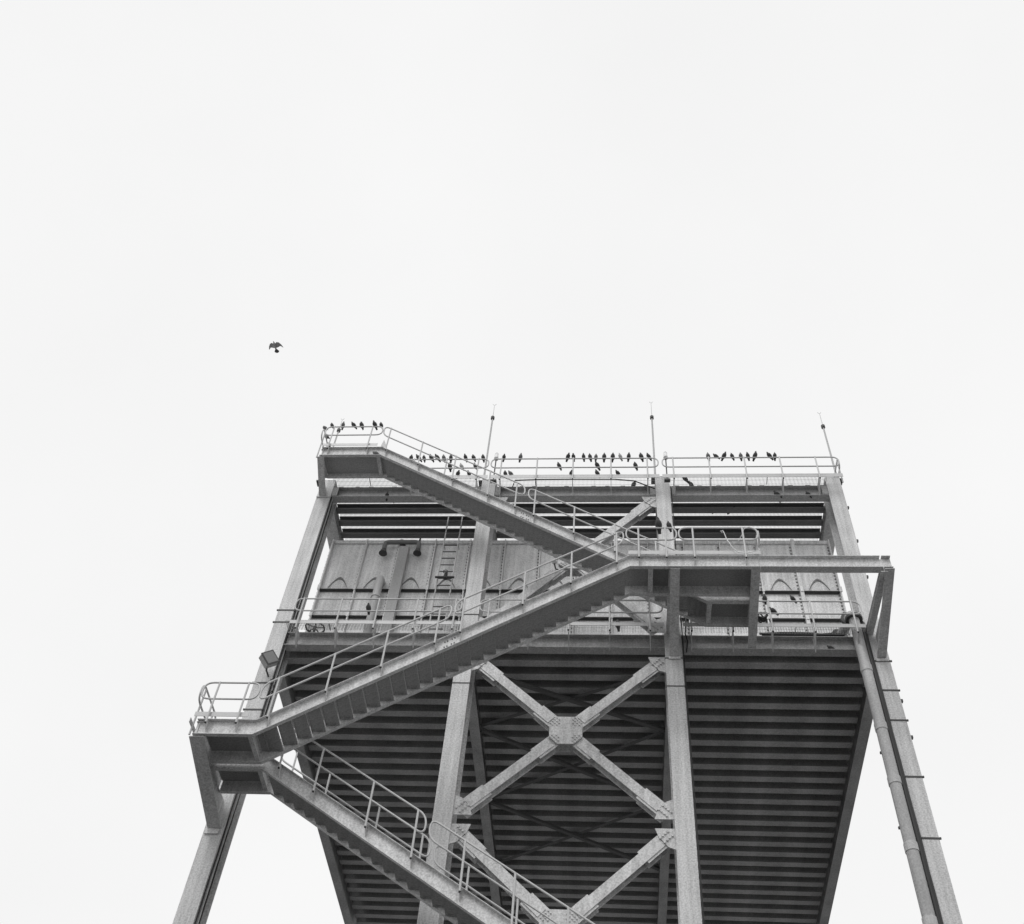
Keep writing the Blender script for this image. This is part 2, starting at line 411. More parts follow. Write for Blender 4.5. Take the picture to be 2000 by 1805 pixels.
bx = thing('pipe_casing', (-6.62, 22.47, 20.25), 'grey boxed casing rising up the tank face under the vent pipe', 'duct')
MB().box(-6.66, -6.36, 22.37, 22.54, 20.24, 25.2).build('casing', 'steel2', bx)
# ladder
ld = thing('access_ladder', (-5.0, 22.25, 20.25), 'narrow steel rung ladder climbing the tank front to the roof', 'ladder')
for x in (-5.24, -4.79): MB().box(x-.016, x+.016, 22.22, 22.28, 20.24, 26.5).build('stile', 'galv', ld)
z = 20.6
while z < 25.4:
    MB().tube([(-5.225, 22.25, z), (-4.805, 22.25, z)], .019, 6).build('rung', 'cast', ld); z += .30
for z in (22.0, 25.2):
    for x in (-5.24, -4.79): MB().box(x-.012, x+.012, 22.281, 22.54, z, z+.03).build('standoff', 'galv', ld)
vv = thing('stop_valve', (-4.95, 22.2, 23.55), 'small dark stop valve on a short pipe beside the ladder', 'valve')
MB().tube([(-5.3, 22.15, 23.55), (-4.72, 22.15, 23.55)], .035, 8).build('pipe_body', 'cast', vv)
MB().tube([(-5.0, 22.15, 23.5), (-4.97, 22.12, 23.72)], .075, 8, r1=.04).build('valve_bonnet', 'cast', vv)
MB().tube([(-5.0+.07*math.cos(a*.6283), 22.08, 23.72+.07*math.sin(a*.6283)) for a in range(10)], .012, 5, closed=True).build('handwheel', 'cast', vv)
# handwheel on the deck
hw = thing('valve_wheel', (-8.42, 21.9, 20.25), 'large dark spoked valve handwheel on a stem beside the left column', 'valve')
cw = V(-8.42, 21.9, 21.18)
MB().tube([cw+V(.27*math.cos(a*math.pi/10), .27*math.sin(a*math.pi/10), .03*math.sin(a*math.pi/10)) for a in range(20)], .026, 7, closed=True).build('rim', 'cast', hw, smooth=True)
for a in range(5):
    q = a*2*math.pi/5; MB().tube([cw, cw+V(.26*math.cos(q), .26*math.sin(q), 0)], .018, 6).build('spoke', 'cast', hw)
MB().tube([(cw.x, cw.y, 20.22), cw+V(0,0,.04)], .04, 8).build('stem', 'cast', hw)

# ------------------------------------------------------------------ drain pipe, cables
dp_ = thing('drain_pipe', (6.32, 20.93, GROUND_Z), 'thick grey drain pipe running down beside the right corner column', 'pipe')
px, py, pr = 6.335, 20.93, .135
MB().tube(fillet([(5.95, 22.62, 21.02), (6.25, 21.6, 21.02), (px, py, 20.98), (px, py, GROUND_Z)], .30, False), pr, 18).build('pipe_body', 'pipe', dp_, smooth=True)
for z in (18.95, 17.13, 15.6, 13.9, 12.2, 10.5):
    MB().tube([(px, py, z-.10), (px, py, z+.10)], pr+.014, 18).build('coupling', 'pipe', dp_, smooth=False)
for d0, d1, r in ((.06, .13, .235), (.22, .29, .235)):
    a = V(6.02, 22.35, 21.02); dd = V(.3, -1.02, 0).normalized()
    MB().tube([a+dd*(d0+.2), a+dd*(d1+.2)], r, 18).build('flange', 'cast', dp_)
MB().tube([(px, py, 20.66), (px, py, 20.74)], .225, 18).build('flange', 'cast', dp_)
MB().tube([(6.32, 21.3, 21.02), (6.32, 21.22, 21.02)], .23, 18).build('flange', 'cast', dp_)
for z in (18.4, 16.4, 14.4): MB().box(px-pr-.02, COLX[3]-.2, py+.02, YF+.036-.0365, z, z+.05).build('pipe_clip', 'cast', dp_)

def cable(pts, r, label, mat='rubber', cat='cable', name='cable', group=None):
    o = MB().tube(pts, r, 6).build(name, mat, None, pts[0], smooth=True); return tag(o, label, cat, group)
gc = 'cables clipped along the left corner column'
for i, (x, y) in enumerate(((-8.80, 21.07), (-8.795, 21.17), (-8.80, 21.27))):
    pts = [(x+random.uniform(-.006, .006), y+random.uniform(-.008, .008), z) for z in [26.6-.6*k for k in range(40)]]
    cable(pts, .020, ['front black cable clipped to the inner edge of the left corner column', 'middle grey conduit in the hollow of the left corner column', 'rear black cable in the hollow of the left corner column'][i], 'rubber' if i != 1 else 'galv', 'cable' if i != 1 else 'conduit', 'cable' if i != 1 else 'conduit', gc)
gc = 'cables clipped along the right corner column'
for i, (x, y, r, mt) in enumerate(((6.53, 20.97, .075, 'rubber'), (6.585, 20.975, .010, 'galv'), (6.50, 21.13, .03, 'rubber'))):  # first one thickened: its black also paints in the shaded column hollow
    pts = [(x+random.uniform(-.006, .006), y, z) for z in [20.6-.6*k for k in range(34)]]
    cable(pts, r, ['black cable between drain pipe and right corner column', 'thin pale wire along the edge of the right corner column', 'thick black cable tucked behind the drain pipe'][i], mt, 'cable', 'cable', gc)
cable([(1.82, 20.985, 26.4-.7*k) for k in range(28)], .009, 'thin black wire down the right edge of the third column', group='thin wires on the inner columns')
cable([(1.84, 21.02, 26.4-.7*k) for k in range(28)], .008, 'thin black wire just behind the third column edge wire', group='thin wires on the inner columns')
random.seed(3)
def tangle(cx, cy, cz, s, n):
    p = V(cx, cy, cz); out = []
    for k in range(n):
        a = k*1.9+random.uniform(-.5, .5)
        out.append(V(cx+s*math.cos(a)*random.uniform(.3, 1), cy+.12*math.sin(2.3*k), cz+.9*s*math.sin(a)*random.uniform(.3, 1)))
    return fillet(out, .1, False, 4)
cable(tangle(4.02, 21.4, 21.25, .24, 14), .02, 'tangle of black cable hanging on the middle deck behind the right railing')
cable([(1.95, 20.95, 20.75), (1.93, 20.9, 20.4), (1.9, 20.9, 20.1), (1.95, 20.93, 19.85), (1.9, 20.96, 19.5)], .018, 'short black cable looping down beside the third column at deck level')
cable([(-3.05, 20.72, 26.1), (-3.0, 20.72, 26.42), (-2.2, 20.74, 26.48), (-1.2, 20.75, 26.5), (.1, 20.75, 26.49), (.7, 20.78, 26.44), (1.33, 20.9, 26.2)], .019, 'sagging black cable under the middle roof walkway', 'rubber')
cable([(2.803, 18.335, 21.178), (2.773, 18.335, 21.246), (2.822, 18.335, 21.266), (2.852, 18.335, 21.168), (2.891, 18.335, 20.943), (2.999, 18.335, 20.649), (3.136, 18.335, 20.423), (3.352, 18.335, 20.404), (3.508, 18.335, 20.462), (3.695, 18.335, 20.511)], .011, 'loose white cord hanging from the mid landing railing', 'white', 'cord', 'cord')
cable([(2.891, 18.335, 20.874), (3.038, 18.335, 20.727), (3.195, 18.335, 20.884), (3.303, 18.335, 21.119), (3.371, 18.335, 21.335), (3.528, 18.335, 21.423)], .006, 'thin white thread looped over the mid landing railing post', 'white', 'cord', 'cord')

ct = thing('cable_tray', (5.0, 21.5, 20.24), 'dark cable tray with cables lying on the right middle deck', 'cable tray')
MB().box(3.95, 6.1, 21.25, 21.75, 20.45, 20.47).build('tray', 'cast', ct)
for x in (4.2, 5.0, 5.8): MB().box(x, x+.05, 21.3, 21.7, 20.235, 20.449).build('foot', 'cast', ct)
for k in range(4): MB().tube([(3.9+.27*q, 21.32+.11*k+random.uniform(-.03, .03), 20.51+random.uniform(0, .06)) for q in range(9)], .035, 6).build('cable', 'rubber', ct)
# floodlight on the left column
fl = thing('floodlight', (-8.93, 20.8, 18.8), 'square floodlight on a bracket at the left corner column', 'floodlight')
R3 = Matrix.Rotation(math.radians(35), 3, 'Z') @ Matrix.Rotation(math.radians(45), 3, 'Y')
def rbox(mb, hx, hy, hz, c, off=V(0,0,0)):
    b = len(mb.v)
    for z in (-hz, hz):
        for x, y in ((-hx,-hy),(hx,-hy),(hx,hy),(-hx,hy)): mb.v.append(tuple(Vector(c)+R3 @ (V(x, y, z)+off)))
    mb.f += [tuple(b+i for i in q) for q in ((0,3,2,1),(4,5,6,7),(0,1,5,4),(1,2,6,5),(2,3,7,6),(3,0,4,7))]
    return mb
cf = V(-8.92, 20.66, 18.82)
rbox(MB(), .175, .10, .175, cf).build('housing', 'steel2', fl)
rbox(MB(), .188, .012, .188, cf, V(0,-.112,0)).build('front_frame', 'cast', fl)
rbox(MB(), .155, .004, .155, cf, V(0,-.125,0)).build('lens', 'mark', fl)
MB().tube([(-8.93, 20.99, 18.55), (-8.95, 20.80, 18.58), cf], .025, 6).build('bracket', 'cast', fl)
cable([(-8.84, 20.99, 18.45), (-8.72, 20.9, 18.3), (-8.66, 20.95, 18.05), (-8.80, 20.99, 17.9)], .012, 'short looped lead under the floodlight on the left column')

# lightning rods
for x, z0, zc, zt, lab in ((-9.36, 26.9, 29.82, 30.5, 'lightning rod behind the top stair landing railing'), (-4.08, 26.85, 30.48, 31.3, 'lightning rod rising above the second column'),
                      (1.375, 26.96, 30.42, 31.35, 'lightning rod rising above the third column'), (6.99, 26.87, 29.80, 30.6, 'shorter lightning rod on the right corner column')):
    t = thing('lightning_rod', (x, 21.2, z0), lab, 'lightning rod', 'lightning rods along the roof edge')
    MB().tube([(x, 21.2, z0), (x, 21.2, zc)], .034, 8, r1=.028).build('mast', 'pipe', t)
    MB().tube([(x, 21.2, zc-.02), (x, 21.2, zc+.10)], .065, 10).build('collar', 'cast', t)
    MB().tube([(x, 21.2, zc+.1), (x, 21.2, zt)], .014, 6, r1=.009).build('rod', 'galv', t)
    f_ = MB()
    for a in (-.06, .06): f_.tube([(x, 21.2, zt-.02), (x+a, 21.2, zt+.07)], .007, 5)
    f_.build('fork_tip', 'galv', t)
    MB().box(x-.13, x+.13, 21.08, 21.32, z0-.005, z0+.05).build('base_plate', 'cast', t)
# lamps on short posts at the railing joints
for x, lab in ((-3.67, 'small pale lamp on a post between the left and middle roof railings'), (1.70, 'small pale lamp on a post between the middle and right roof railings')):
    t = thing('post_lamp', (x, 20.66, 26.35), lab, 'lamp', 'small lamps on the roof edge')
    MB().tube([(x, 20.66, 26.30), (x, 20.66, 27.46)], .02, 8).build('post', 'cast', t)
    MB().tube([(x, 20.66, 27.44), (x, 20.66, 27.52), (x, 20.66, 27.62), (x, 20.66, 27.70)], .075, 10, r1=.055).build('glass', 'white', t, smooth=True)
    MB().tube([(x, 20.66, 27.70), (x, 20.66, 27.78)], .06, 10, r1=.02).build('cap', 'galv', t)
    MB().box(x-.09, x+.09, 20.6, 20.72, 26.28, 26.34).build('foot', 'cast', t)
gl = thing('globe_lamp', (-1.64, 20.9, 22.7), 'small white globe lamp beside the crossing of the upper X brace', 'lamp')
s_ = MB(); N = 8
for i in range(1, N):
    a = math.pi*i/N
    s_.v += [(-1.64+.085*math.sin(a)*math.cos(q*math.pi/6), 20.86+.085*math.sin(a)*math.sin(q*math.pi/6), 22.84-.085*math.cos(a)) for q in range(12)]
s_.f = [(r*12+k, r*12+(k+1)%12, (r+1)*12+(k+1)%12, (r+1)*12+k) for r in range(N-2) for k in range(12)]+[tuple(reversed(range(12))), tuple(range((N-2)*12, (N-1)*12))]
s_.build('globe', 'white', gl, smooth=True)
MB().tube([(-1.64, 20.86, 22.76), (-1.60, 20.98, 22.66), (-1.5, 21.03, 22.66)], .022, 6).build('arm', 'cast', gl)
# light pipe bracket at the right end of the roof edge
# ------------------------------------------------------------------ staircase
SA, SB, SZ = .6520, .6660, .660
YA0, YA1, YB0, YB1 = 18.42, 19.46, 19.62, 20.555      # outer lane and inner lane
H = .41
def cprof(y, out, h=H, w_=.10, t=.014, tw=.010):       # channel: tip at y, flanges run towards out*-1
    s = out
    return [(y,0),(y+s*w_,0),(y+s*w_,h),(y,h),(y,h-t),(y+s*(w_-tw),h-t),(y+s*(w_-tw),t),(y,t)]
def flight(name_label, x0, z0, x1, z1, ya, yb, nsteps, posts, inner_rail=False, sections=None, yr=None):
    """stringer bottom line from (x0,z0) to (x1,z1); z1 > z0"""
    t = thing('stair_flight', (x0, ya, z0), name_label, 'stairs', 'stair flights on the tower front')
    sl = (z1-z0)/(x1-x0); sg = 1 if x1 > x0 else -1
    MB().sweep([(x0, z0), (x1, z1)], cprof(ya, 1)).build('stringer', 'stair', t)
    MB().sweep([(x0, z0), (x1, z1)], cprof(yb, -1)).build('stringer', 'stair', t)
    dx = (x1-x0)/nsteps; dz = (z1-z0)/nsteps
    tw_ = abs(dx)+.035; y0, y1 = ya+.103, yb-.103
    mb = MB()
    # folded tread: plate, nosing lip down at the front, small upstand at the back, end brackets
    pf = [(0,0),(0,-.045),(.006,-.045),(.006,-.007),(tw_-.006,-.007),(tw_-.006,.03),(tw_,.03),(tw_,0)] if False else [(0,0),(0,-.05),(.008,-.05),(.008,-.008),(tw_-.008,-.008),(tw_-.008,.035),(tw_,.035),(tw_,0)]
    mb.rings([(sg*a, y0, b_) for a, b_ in pf], [(sg*a, y1, b_) for a, b_ in pf])
    for yy in (y0+.002, y1-.052):
        xa, xb = sorted((sg*.04, sg*(tw_-.05))); mb.box(xa, xb, yy, yy+.05, -.022, -.0085)
    me = mb.build('tread', 'tread', mesh_only=True)
    for k in range(1, nsteps):
        link('tread', me, t, (x0+dx*(k-.55)-sg*.0, 0, z0+dz*k+.115))
    yr = yr if yr else ya-.055
    for (a, b_) in sections:                               # handrail loops, parallel to the stringer
        za, zb = z0+sl*(a-x0), z0+sl*(b_-x0)
        hr = loop_rail([(a, yr, za+.92), (a, yr, za+1.39), (b_, yr, zb+1.39), (b_, yr, zb+.92)], .22).build('handrail', 'galv', t, smooth=True)
        for x in posts:
            if min(a, b_) <= x <= max(a, b_):
                zz = z0+sl*(x-x0)
                p = MB().tube([(x, yr-.02, zz+.23), (x, yr-.02, zz+1.39)], .024, 8).build('post', 'galv', hr)
                MB().tube([(x, yr-.02, zz+.226), (x, yr-.02, zz+.25)], .0245, 8).build('open_tube_end', 'rubber', hr)
                o = [(yr, zz+.36), (ya+.089, zz+.36), (ya+.089, zz+.12), (ya+.06, zz+.12), (yr+.0, zz+.26)]
                MB().rings([(x-.008, c, d) for c, d in o], [(x+.008, c, d) for c, d in o]).build('bracket', 'stair', hr)
    if inner_rail:
        yi = yb-.11
        for (a, b_) in sections:
            za, zb = z0+sl*(a-x0), z0+sl*(b_-x0)
            hr = loop_rail([(a, yi, za+.92), (a, yi, za+1.39), (b_, yi, zb+1.39), (b_, yi, zb+.92)], .22).build('handrail', 'galv', t, smooth=True)
            for x in posts:
                if min(a, b_) <= x <= max(a, b_):
                    zz = z0+sl*(x-x0); MB().tube([(x, yi, zz+.23), (x, yi, zz+1.39)], .024, 8).build('post', 'galv', hr)
    return t
L1Z, L2Z, L3Z = 14.63, 20.01, 26.34
flA = flight('lower stair flight climbing rightward in front of the tower, step undersides in view', -7.78, L1Z, .44, L2Z, YA0, YA1, 29,
             [-7.53, -6.39, -5.26, -4.12, -3.56, -2.146, -1.01, .118], sections=((-7.86, -3.85), (-3.76, .294)))
xB0 = 2.40
flB = flight('upper stair flight climbing leftward to the top landing', xB0, L2Z, -7.105, L3Z, YB0, YB1, 34,
             [-6.95, -5.83, -4.71, -3.59, -2.754, -2.195, -1.05, .078, 1.176, 2.156], sections=((2.35, -2.40), (-2.51, -7.17)))
flZ = flight('bottom stair flight descending rightward from the lower left landing', .44, 9.24, -7.79, L1Z, YB0, YB1, 29,
             [-7.4, -6.49, -5.19, -4.12, -3.04, -1.96, -.88, .196], inner_rail=True, sections=((.39, -3.82), (-3.92, -7.79)))

def splice(t, x, z, slope, y):
    hw, hh = .16, .13
    p = MB(); o = [(-hw, -hh-slope*hw), (hw, -hh+slope*hw), (hw, hh+slope*hw), (-hw, hh-slope*hw)]
    p.rings([(x+a, y-.008, z+b_) for a, b_ in o], [(x+a, y+.004, z+b_) for a, b_ in o])
    P_ = p.build('splice_plate', 'stair', t)
    bl = MB(); bolts(bl, [(x+a, z+b_+slope*a) for a in (-.11, -.05, .05, .11) for b_ in (-.08, .08)], y-.009, .016, .018)
    tag(bl.build('bolts', 'cast', P_), kind='stuff')
splice(flA, -3.80, L1Z+.6546*(-3.80+7.78)+.205, .6546, YA0+.088)
splice(flB, -2.46, L2Z+.6659*(2.40+2.46)+.205, -.6659, YB0+.088)

def floor_plate(t, x0, x1, y0, y1, z, name='floor_plate'):
    MB().box(x0, x1, y0, y1, z, z+.01).build(name, 'tread', t)
def xbeam(t, x, y0, y1, z0, h, wd=.12, name='cross_beam'):
    MB().prism(hprof(wd, h, .014, .010), (x, y0, z0+h/2), (x, y1, z0+h/2), (1,0,0)).build(name, 'stair', t)
def strut(t, x, y0, z0, y1, z1, wd=.22, x1=None, name='strut'):
    xe = x if x1 is None else x1
    if name == 'tie_beam':
        MB().prism(hprof(wd, .16, .018, .012), (x, y0, z0), (xe, y1, z1), (1,0,0)).build(name, 'stair', t); return
    z0 += .085                                            # tapered bracket: sloping bottom flange and a web above it
    o = MB().prism(rprof(wd, .025), (x, y0, z0), (xe, y1, z1-.08), (1,0,0)).build(name, 'stair', t)
    zt = z0+.16; a = [(x, y0+.1, z0), (xe, y1, z1-.07), (xe, y1, zt), (x, y0+.1, z0+.03)]
    MB().rings([(p-.007, q_, v_) for p, q_, v_ in a], [(p+.007, q_, v_) for p, q_, v_ in a]).build('bracket_web', 'stair', o)
def landing_rail(t, c, posts, yr, zb):
    hr = loop_rail(c).build('handrail', 'galv', t, smooth=True)
    for x in posts:
        MB().tube([(x, yr-.02, zb+.235), (x, yr-.02, c[1][2])], .024, 8).build('post', 'galv', hr)
        MB().tube([(x, yr-.02, zb+.231), (x, yr-.02, zb+.255)], .0245, 8).build('open_tube_end', 'rubber', hr)
        o = [(yr, zb+.36), (yr+.143, zb+.36), (yr+.143, zb+.12), (yr+.115, zb+.12), (yr, zb+.26)]
        MB().rings([(x-.008, a, d) for a, d in o], [(x+.008, a, d) for a, d in o]).build('bracket', 'stair', hr)
def end_rail(t, x, y0, y1, z):
    hr = MB().tube(fillet([(x, y0, z+.92), (x, y0, z+1.39), (x, y1, z+1.39), (x, y1, z+.92)], .2), .0225, 7, closed=True).build('handrail', 'galv', t, smooth=True)
    for y in (y0+.22, y1-.25):
        MB().tube([(x, y, z+.1), (x, y, z+1.39)], .024, 8).build('post', 'galv', hr)
    return hr
g_l = 'stair landings on the tower front'
# --- lower left landing (both lanes)
t = thing('stair_landing', (-8.5, YA0, L1Z), 'lower left stair landing on a slanting strut with looped end railing', 'landing', g_l)
MB().sweep([(-9.114, L1Z), (-7.782, L1Z)], cprof(YA0, 1)).build('edge_beam', 'stair', t)
MB().sweep([(-8.967, L1Z), (-7.782, L1Z)], cprof(YA1, -1)).build('edge_beam', 'stair', t)
MB().sweep([(-8.967, L1Z), (-7.792, L1Z)], cprof(YB0, 1)).build('edge_beam', 'stair', t)
MB().sweep([(-8.967, L1Z), (-7.792, L1Z)], cprof(YB1, -1)).build('edge_beam', 'stair', t)
floor_plate(t, -8.977, -7.62, YA0+.104, YA1-.104, L1Z+.27); floor_plate(t, -8.977, -7.80, YB0+.104, YB1-.104, L1Z+.27); floor_plate(t, -8.977, -7.80, YA1+.002, YB0-.002, L1Z+.25)
xbeam(t, -9.055, YA0+.06, YB1, L1Z+.02, .36, .16)
xbeam(t, -7.86, YA0+.105, YA1-.105, L1Z+.03, .24, .10); xbeam(t, -7.89, YB0+.105, YB1-.105, L1Z+.03, .24, .10)
strut(t, -9.03, YA0+.06, L1Z-.11, 20.985, 14.10, .32, -9.03)
MB().box(-9.22, -8.90, 20.962, 20.983, 13.86, 13.98).build('foot_plate', 'stair', t)
landing_rail(t, [(-9.21, YA0-.055, L1Z+.92), (-9.21, YA0-.055, L1Z+1.39), (-7.91, YA0-.055, L1Z+1.39), (-7.91, YA0-.055, L1Z+.92)], (-8.87, -8.19), YA0-.055, L1Z)
end_rail(t, -9.25, YA0-.05, 19.6, L1Z)
MB().box(-9.21, -7.99, YA0-.02, YA0-.008, L1Z+.46, L1Z+.58).build('toe_board', 'galv', t)
MB().box(-9.275, -9.263, YA0-.02, 19.6, L1Z+.30, L1Z+.42).build('toe_board', 'galv', t)
# --- mid right landing
t = thing('stair_landing', (2.05, YA0, L2Z), 'middle right stair landing carried on three long brackets', 'landing', g_l)
MB().sweep([(.442, L2Z), (3.645, L2Z)], cprof(YA0, 1)).build('edge_beam', 'stair', t)
MB().sweep([(.442, L2Z), (3.645, L2Z)], cprof(YA1, -1)).build('edge_beam', 'stair', t)
MB().sweep([(2.402, L2Z), (3.645, L2Z)], cprof(YB0, 1)).build('edge_beam', 'stair', t)
MB().sweep([(2.402, L2Z), (3.645, L2Z)], cprof(YB1, -1)).build('edge_beam', 'stair', t)
floor_plate(t, .22, 3.59, YA0+.104, YA1-.104, L2Z+.27); floor_plate(t, 2.16, 3.59, YB0+.104, YB1-.104, L2Z+.27); floor_plate(t, 2.41, 3.59, YA1+.002, YB0-.002, L2Z+.25)
xbeam(t, .96, YA0+.105, YA1-.105, L2Z+.02, .24, .12); xbeam(t, 2.47, YB0+.105, YB1-.105, L2Z+.02, .24, .12)
xbeam(t, 3.55, YA0+.105, YB1, L2Z+.02, .37, .18)
strut(t, 1.56, YA0+.05, L2Z-.11, 20.985, 19.47, .23, 1.575); strut(t, 3.54, YA0+.05, L2Z-.06, 21.03, 19.83, .22, 3.60); strut(t, 6.75, YA0+.02, L2Z-.12, 20.985, 19.47, .23, 6.80)
strut(t, 6.62, YA0+.06, L2Z-.02, 20.985, 20.28, .17, 6.66, 'tie_beam'); strut(t, 1.50, YA0+.16, L2Z+.10, 20.985, 20.28, .17, 1.50, 'tie_beam')
MB().box(1.44, 1.74, 20.965, 20.984, 19.28, 19.36).build('foot_plate', 'stair', t)
MB().box(6.65, 6.96, 20.965, 20.984, 19.28, 19.36).build('foot_plate', 'stair', t)
# outrigger beam to the right corner column
MB().prism(hprof(.21, .41, .016, .012), (3.655, YA0+.105, L2Z+.205), (6.585, YA0+.105, L2Z+.205), (0,1,0)).build('outrigger_beam', 'stair', t)
MB().prism(hprof(.21, .41, .016, .012), (6.625, YA0+.105, L2Z+.205), (6.84, YA0+.105, L2Z+.205), (0,1,0)).build('outrigger_end', 'stair', t)
MB().box(6.56, 6.65, YA0+.088, YA0+.096, L2Z+.05, L2Z+.36).build('splice_plate', 'stair', t)
for (a, b_) in ((.363, 1.646), (1.705, 3.695)):
    landing_rail(t, [(a, YA0-.055, L2Z+.92), (a, YA0-.055, L2Z+1.39), (b_, YA0-.055, L2Z+1.39), (b_, YA0-.055, L2Z+.92)], [x for x in (.676, 1.362, 2.058, 3.322) if a < x < b_], YA0-.055, L2Z)
end_rail(t, 3.72, YA0-.03, 20.5, L2Z)
MB().box(.41, 3.70, YA0-.02, YA0-.008, L2Z+.425, L2Z+.555).build('toe_board', 'galv', t)
MB().box(3.71, 3.72, YA0, 20.5, L2Z+.425, L2Z+.555).build('toe_board', 'galv', t)
# --- top landing
t = thing('stair_landing', (-8.05, YB0, L3Z), 'top left stair landing with pigeons on its looped railing', 'landing', g_l)
MB().sweep([(-9.016, L3Z), (-7.107, L3Z)], cprof(YB0, 1)).build('edge_beam', 'stair', t)
MB().sweep([(-8.918, L3Z), (-7.107, L3Z)], cprof(YB1, -1)).build('edge_beam', 'stair', t)
floor_plate(t, -8.94, -6.86, YB0+.104, YB1-.104, L3Z+.12)
xbeam(t, -8.97, YB0+.05, YB1, L3Z+.02, .36, .14); xbeam(t, -7.19, YB0+.105, YB1-.105, L3Z+.01, .105, .11)
strut(t, -8.98, YB0+.05, L3Z-.11, 20.985, 26.09, .21, -9.08)
MB().box(-9.26, -8.83, 20.962, 20.984, 25.94, 25.98).build('foot_plate', 'stair', t)
landing_rail(t, [(-9.055, YB0-.055, L3Z+.96), (-9.055, YB0-.055, L3Z+1.41), (-7.213, YB0-.055, L3Z+1.41), (-7.213, YB0-.055, L3Z+.96)], (-8.80, -7.556), YB0-.055, L3Z)
end_rail(t, -9.153, YB0-.05, 20.5, L3Z)
MB().box(-9.016, -7.27, YB0-.02, YB0-.008, L3Z+.455, L3Z+.565).build('toe_board', 'galv', t)
MB().rings([(-7.15, YB0-.012, L3Z+.43), (-6.94, YB0-.012, L3Z+.35), (-7.105, YB0-.012, L3Z+.76)], [(-7.15, YB0, L3Z+.43), (-6.94, YB0, L3Z+.35), (-7.105, YB0, L3Z+.76)]).build('kick_plate', 'stair', t)
# --- bottom right landing, below the picture
t = thing('stair_landing', (1.2, YB0, 9.24), 'bottom right stair landing low on the tower front', 'landing', g_l)
for yy, s in ((YB0, 1), (YB1, -1)): MB().sweep([(.442, 9.24), (1.9, 9.24)], cprof(yy, s)).build('edge_beam', 'stair', t)
floor_plate(t, .46, 1.88, YB0+.104, YB1-.104, 9.51)
strut(t, 1.575, YB0+.05, 9.12, 20.985, 8.6)

# ------------------------------------------------------------------ pigeons
def loft(mb, rings, n=10):
    P = [Vector(r[0]) for r in rings]; b = len(mb.v)
    for i, p in enumerate(P):
        t = (P[min(i+1, len(P)-1)]-P[max(i-1, 0)]).normalized(); a = V(1,0,0); c = t.cross(a).normalized()
        for k in range(n):
            q = 2*math.pi*k/n; mb.v.append(tuple(p+a*math.cos(q)*rings[i][1]+c*math.sin(q)*rings[i][2]))
    m = len(P)
    mb.f += [(b+i*n+k, b+i*n+(k+1)%n, b+(i+1)*n+(k+1)%n, b+(i+1)*n+k) for i in range(m-1) for k in range(n)]
    mb.f += [tuple(b+k for k in reversed(range(n))), tuple(b+(m-1)*n+k for k in range(n))]
    return mb
def pigeon_mesh(mat, up=0.0, hunch=0.0):
    """perched pigeon facing -Y, feet at the origin; up lifts the chest"""
    c, s = math.cos(up), math.sin(up)
    f_ = 1.26
    R = [((0,.175,-.035),.028,.006),((0,.13,-.004),.030,.012),((0,.095,.025),.040,.028),((0,.04,.062),.060,.055),((0,-.02,.095),.066,.064),
         ((0,-.068,.128),.056,.054),((0,-.088,.165-hunch),.036,.036),((0,-.096,.190-hunch),.029,.029),((0,-.108,.212-hunch),.025,.025),((0,-.124,.219-hunch),.017,.016),((0,-.136,.214-hunch),.008,.007),((0,-.158,.206-hunch),.002,.002)]
    def rot(p): return (p[0], p[1]*c+(p[2]-.04)*s, (p[2]-.04)*c-p[1]*s+.04)
    mb = loft(MB(), [(rot(p), a*f_, b*f_) for p, a, b in R])
    for sx in (-1, 1):                                    # folded wings and legs
        loft(mb, [(rot((sx*.020,.14,.018)),.006,.004),(rot((sx*.042,.09,.050)),.014,.020),(rot((sx*.056,.03,.085)),.016,.040),(rot((sx*.056,-.03,.112)),.012,.036),(rot((sx*.045,-.07,.128)),.005,.012)], 8)
        mb.tube([(sx*.022, -.005, .06), (sx*.022, -.012, .0)], .007, 5); mb.tube([(sx*.022, .012, .003), (sx*.022, -.04, .003)], .006, 5)
    return mb.build('pigeon', mat, mesh_only=True, smooth=True)
PM = {}
for mt in ('bird', 'bird2', 'birdp'):
    PM[mt] = [pigeon_mesh(mt, u, h) for u, h in ((.15, 0), (.42, .012), (-.10, .03))]
ORD = ['first', 'second', 'third', 'fourth', 'fifth', 'sixth', 'seventh', 'eighth', 'ninth', 'tenth', 'eleventh', 'twelfth', 'thirteenth']
rp = random.Random(11)
def pigeon(x, y, z, label, mat='bird', rz=None, var=None, group='pigeons perched on the tower', sc=None):
    o = bpy.data.objects.new('pigeon', PM[mat][rp.randrange(3) if var is None else var]); C.objects.link(o)
    o.location = (x, y, z); a = rp.choice([rp.gauss(-40, 10), rp.gauss(-30, 10), rp.gauss(-20, 12), rp.gauss(-5, 10), rp.gauss(18, 8)]) if rz is None else rz
    o.rotation_euler = (0, 0, math.radians(a)); k = sc or rp.uniform(.70, .88); o.scale = (k, k, k)
    return tag(o, label, 'pigeon', group)
def row(xs, y, z, where='', pale=(), mid=(), rz=None):
    n = len(xs)
    for i, x in enumerate(xs):
        m = 'birdp' if i in pale else 'bird2' if i in mid else 'bird'
        tone = 'pale' if i in pale else 'grey' if i in mid else 'dark'
        pos = f'{ORD[i]} from the left' if n > 1 else 'alone there'
        pigeon(x, y, z, f'{tone} pigeon on {where}, {pos}', m, rz=rz)
row([-6.42,-6.17,-6.0,-5.76,-5.56,-5.36,-5.13,-4.65,-4.4,-4.09], YR, 27.40, 'top rail of left roof railing', mid=(5,))
row([-5.11,-4.73,-4.29], YR, 26.94, 'mid rail of left roof railing', pale=(1,))
row([-4.82,-4.46], YR+.04, 26.60, 'toe board of left roof railing')
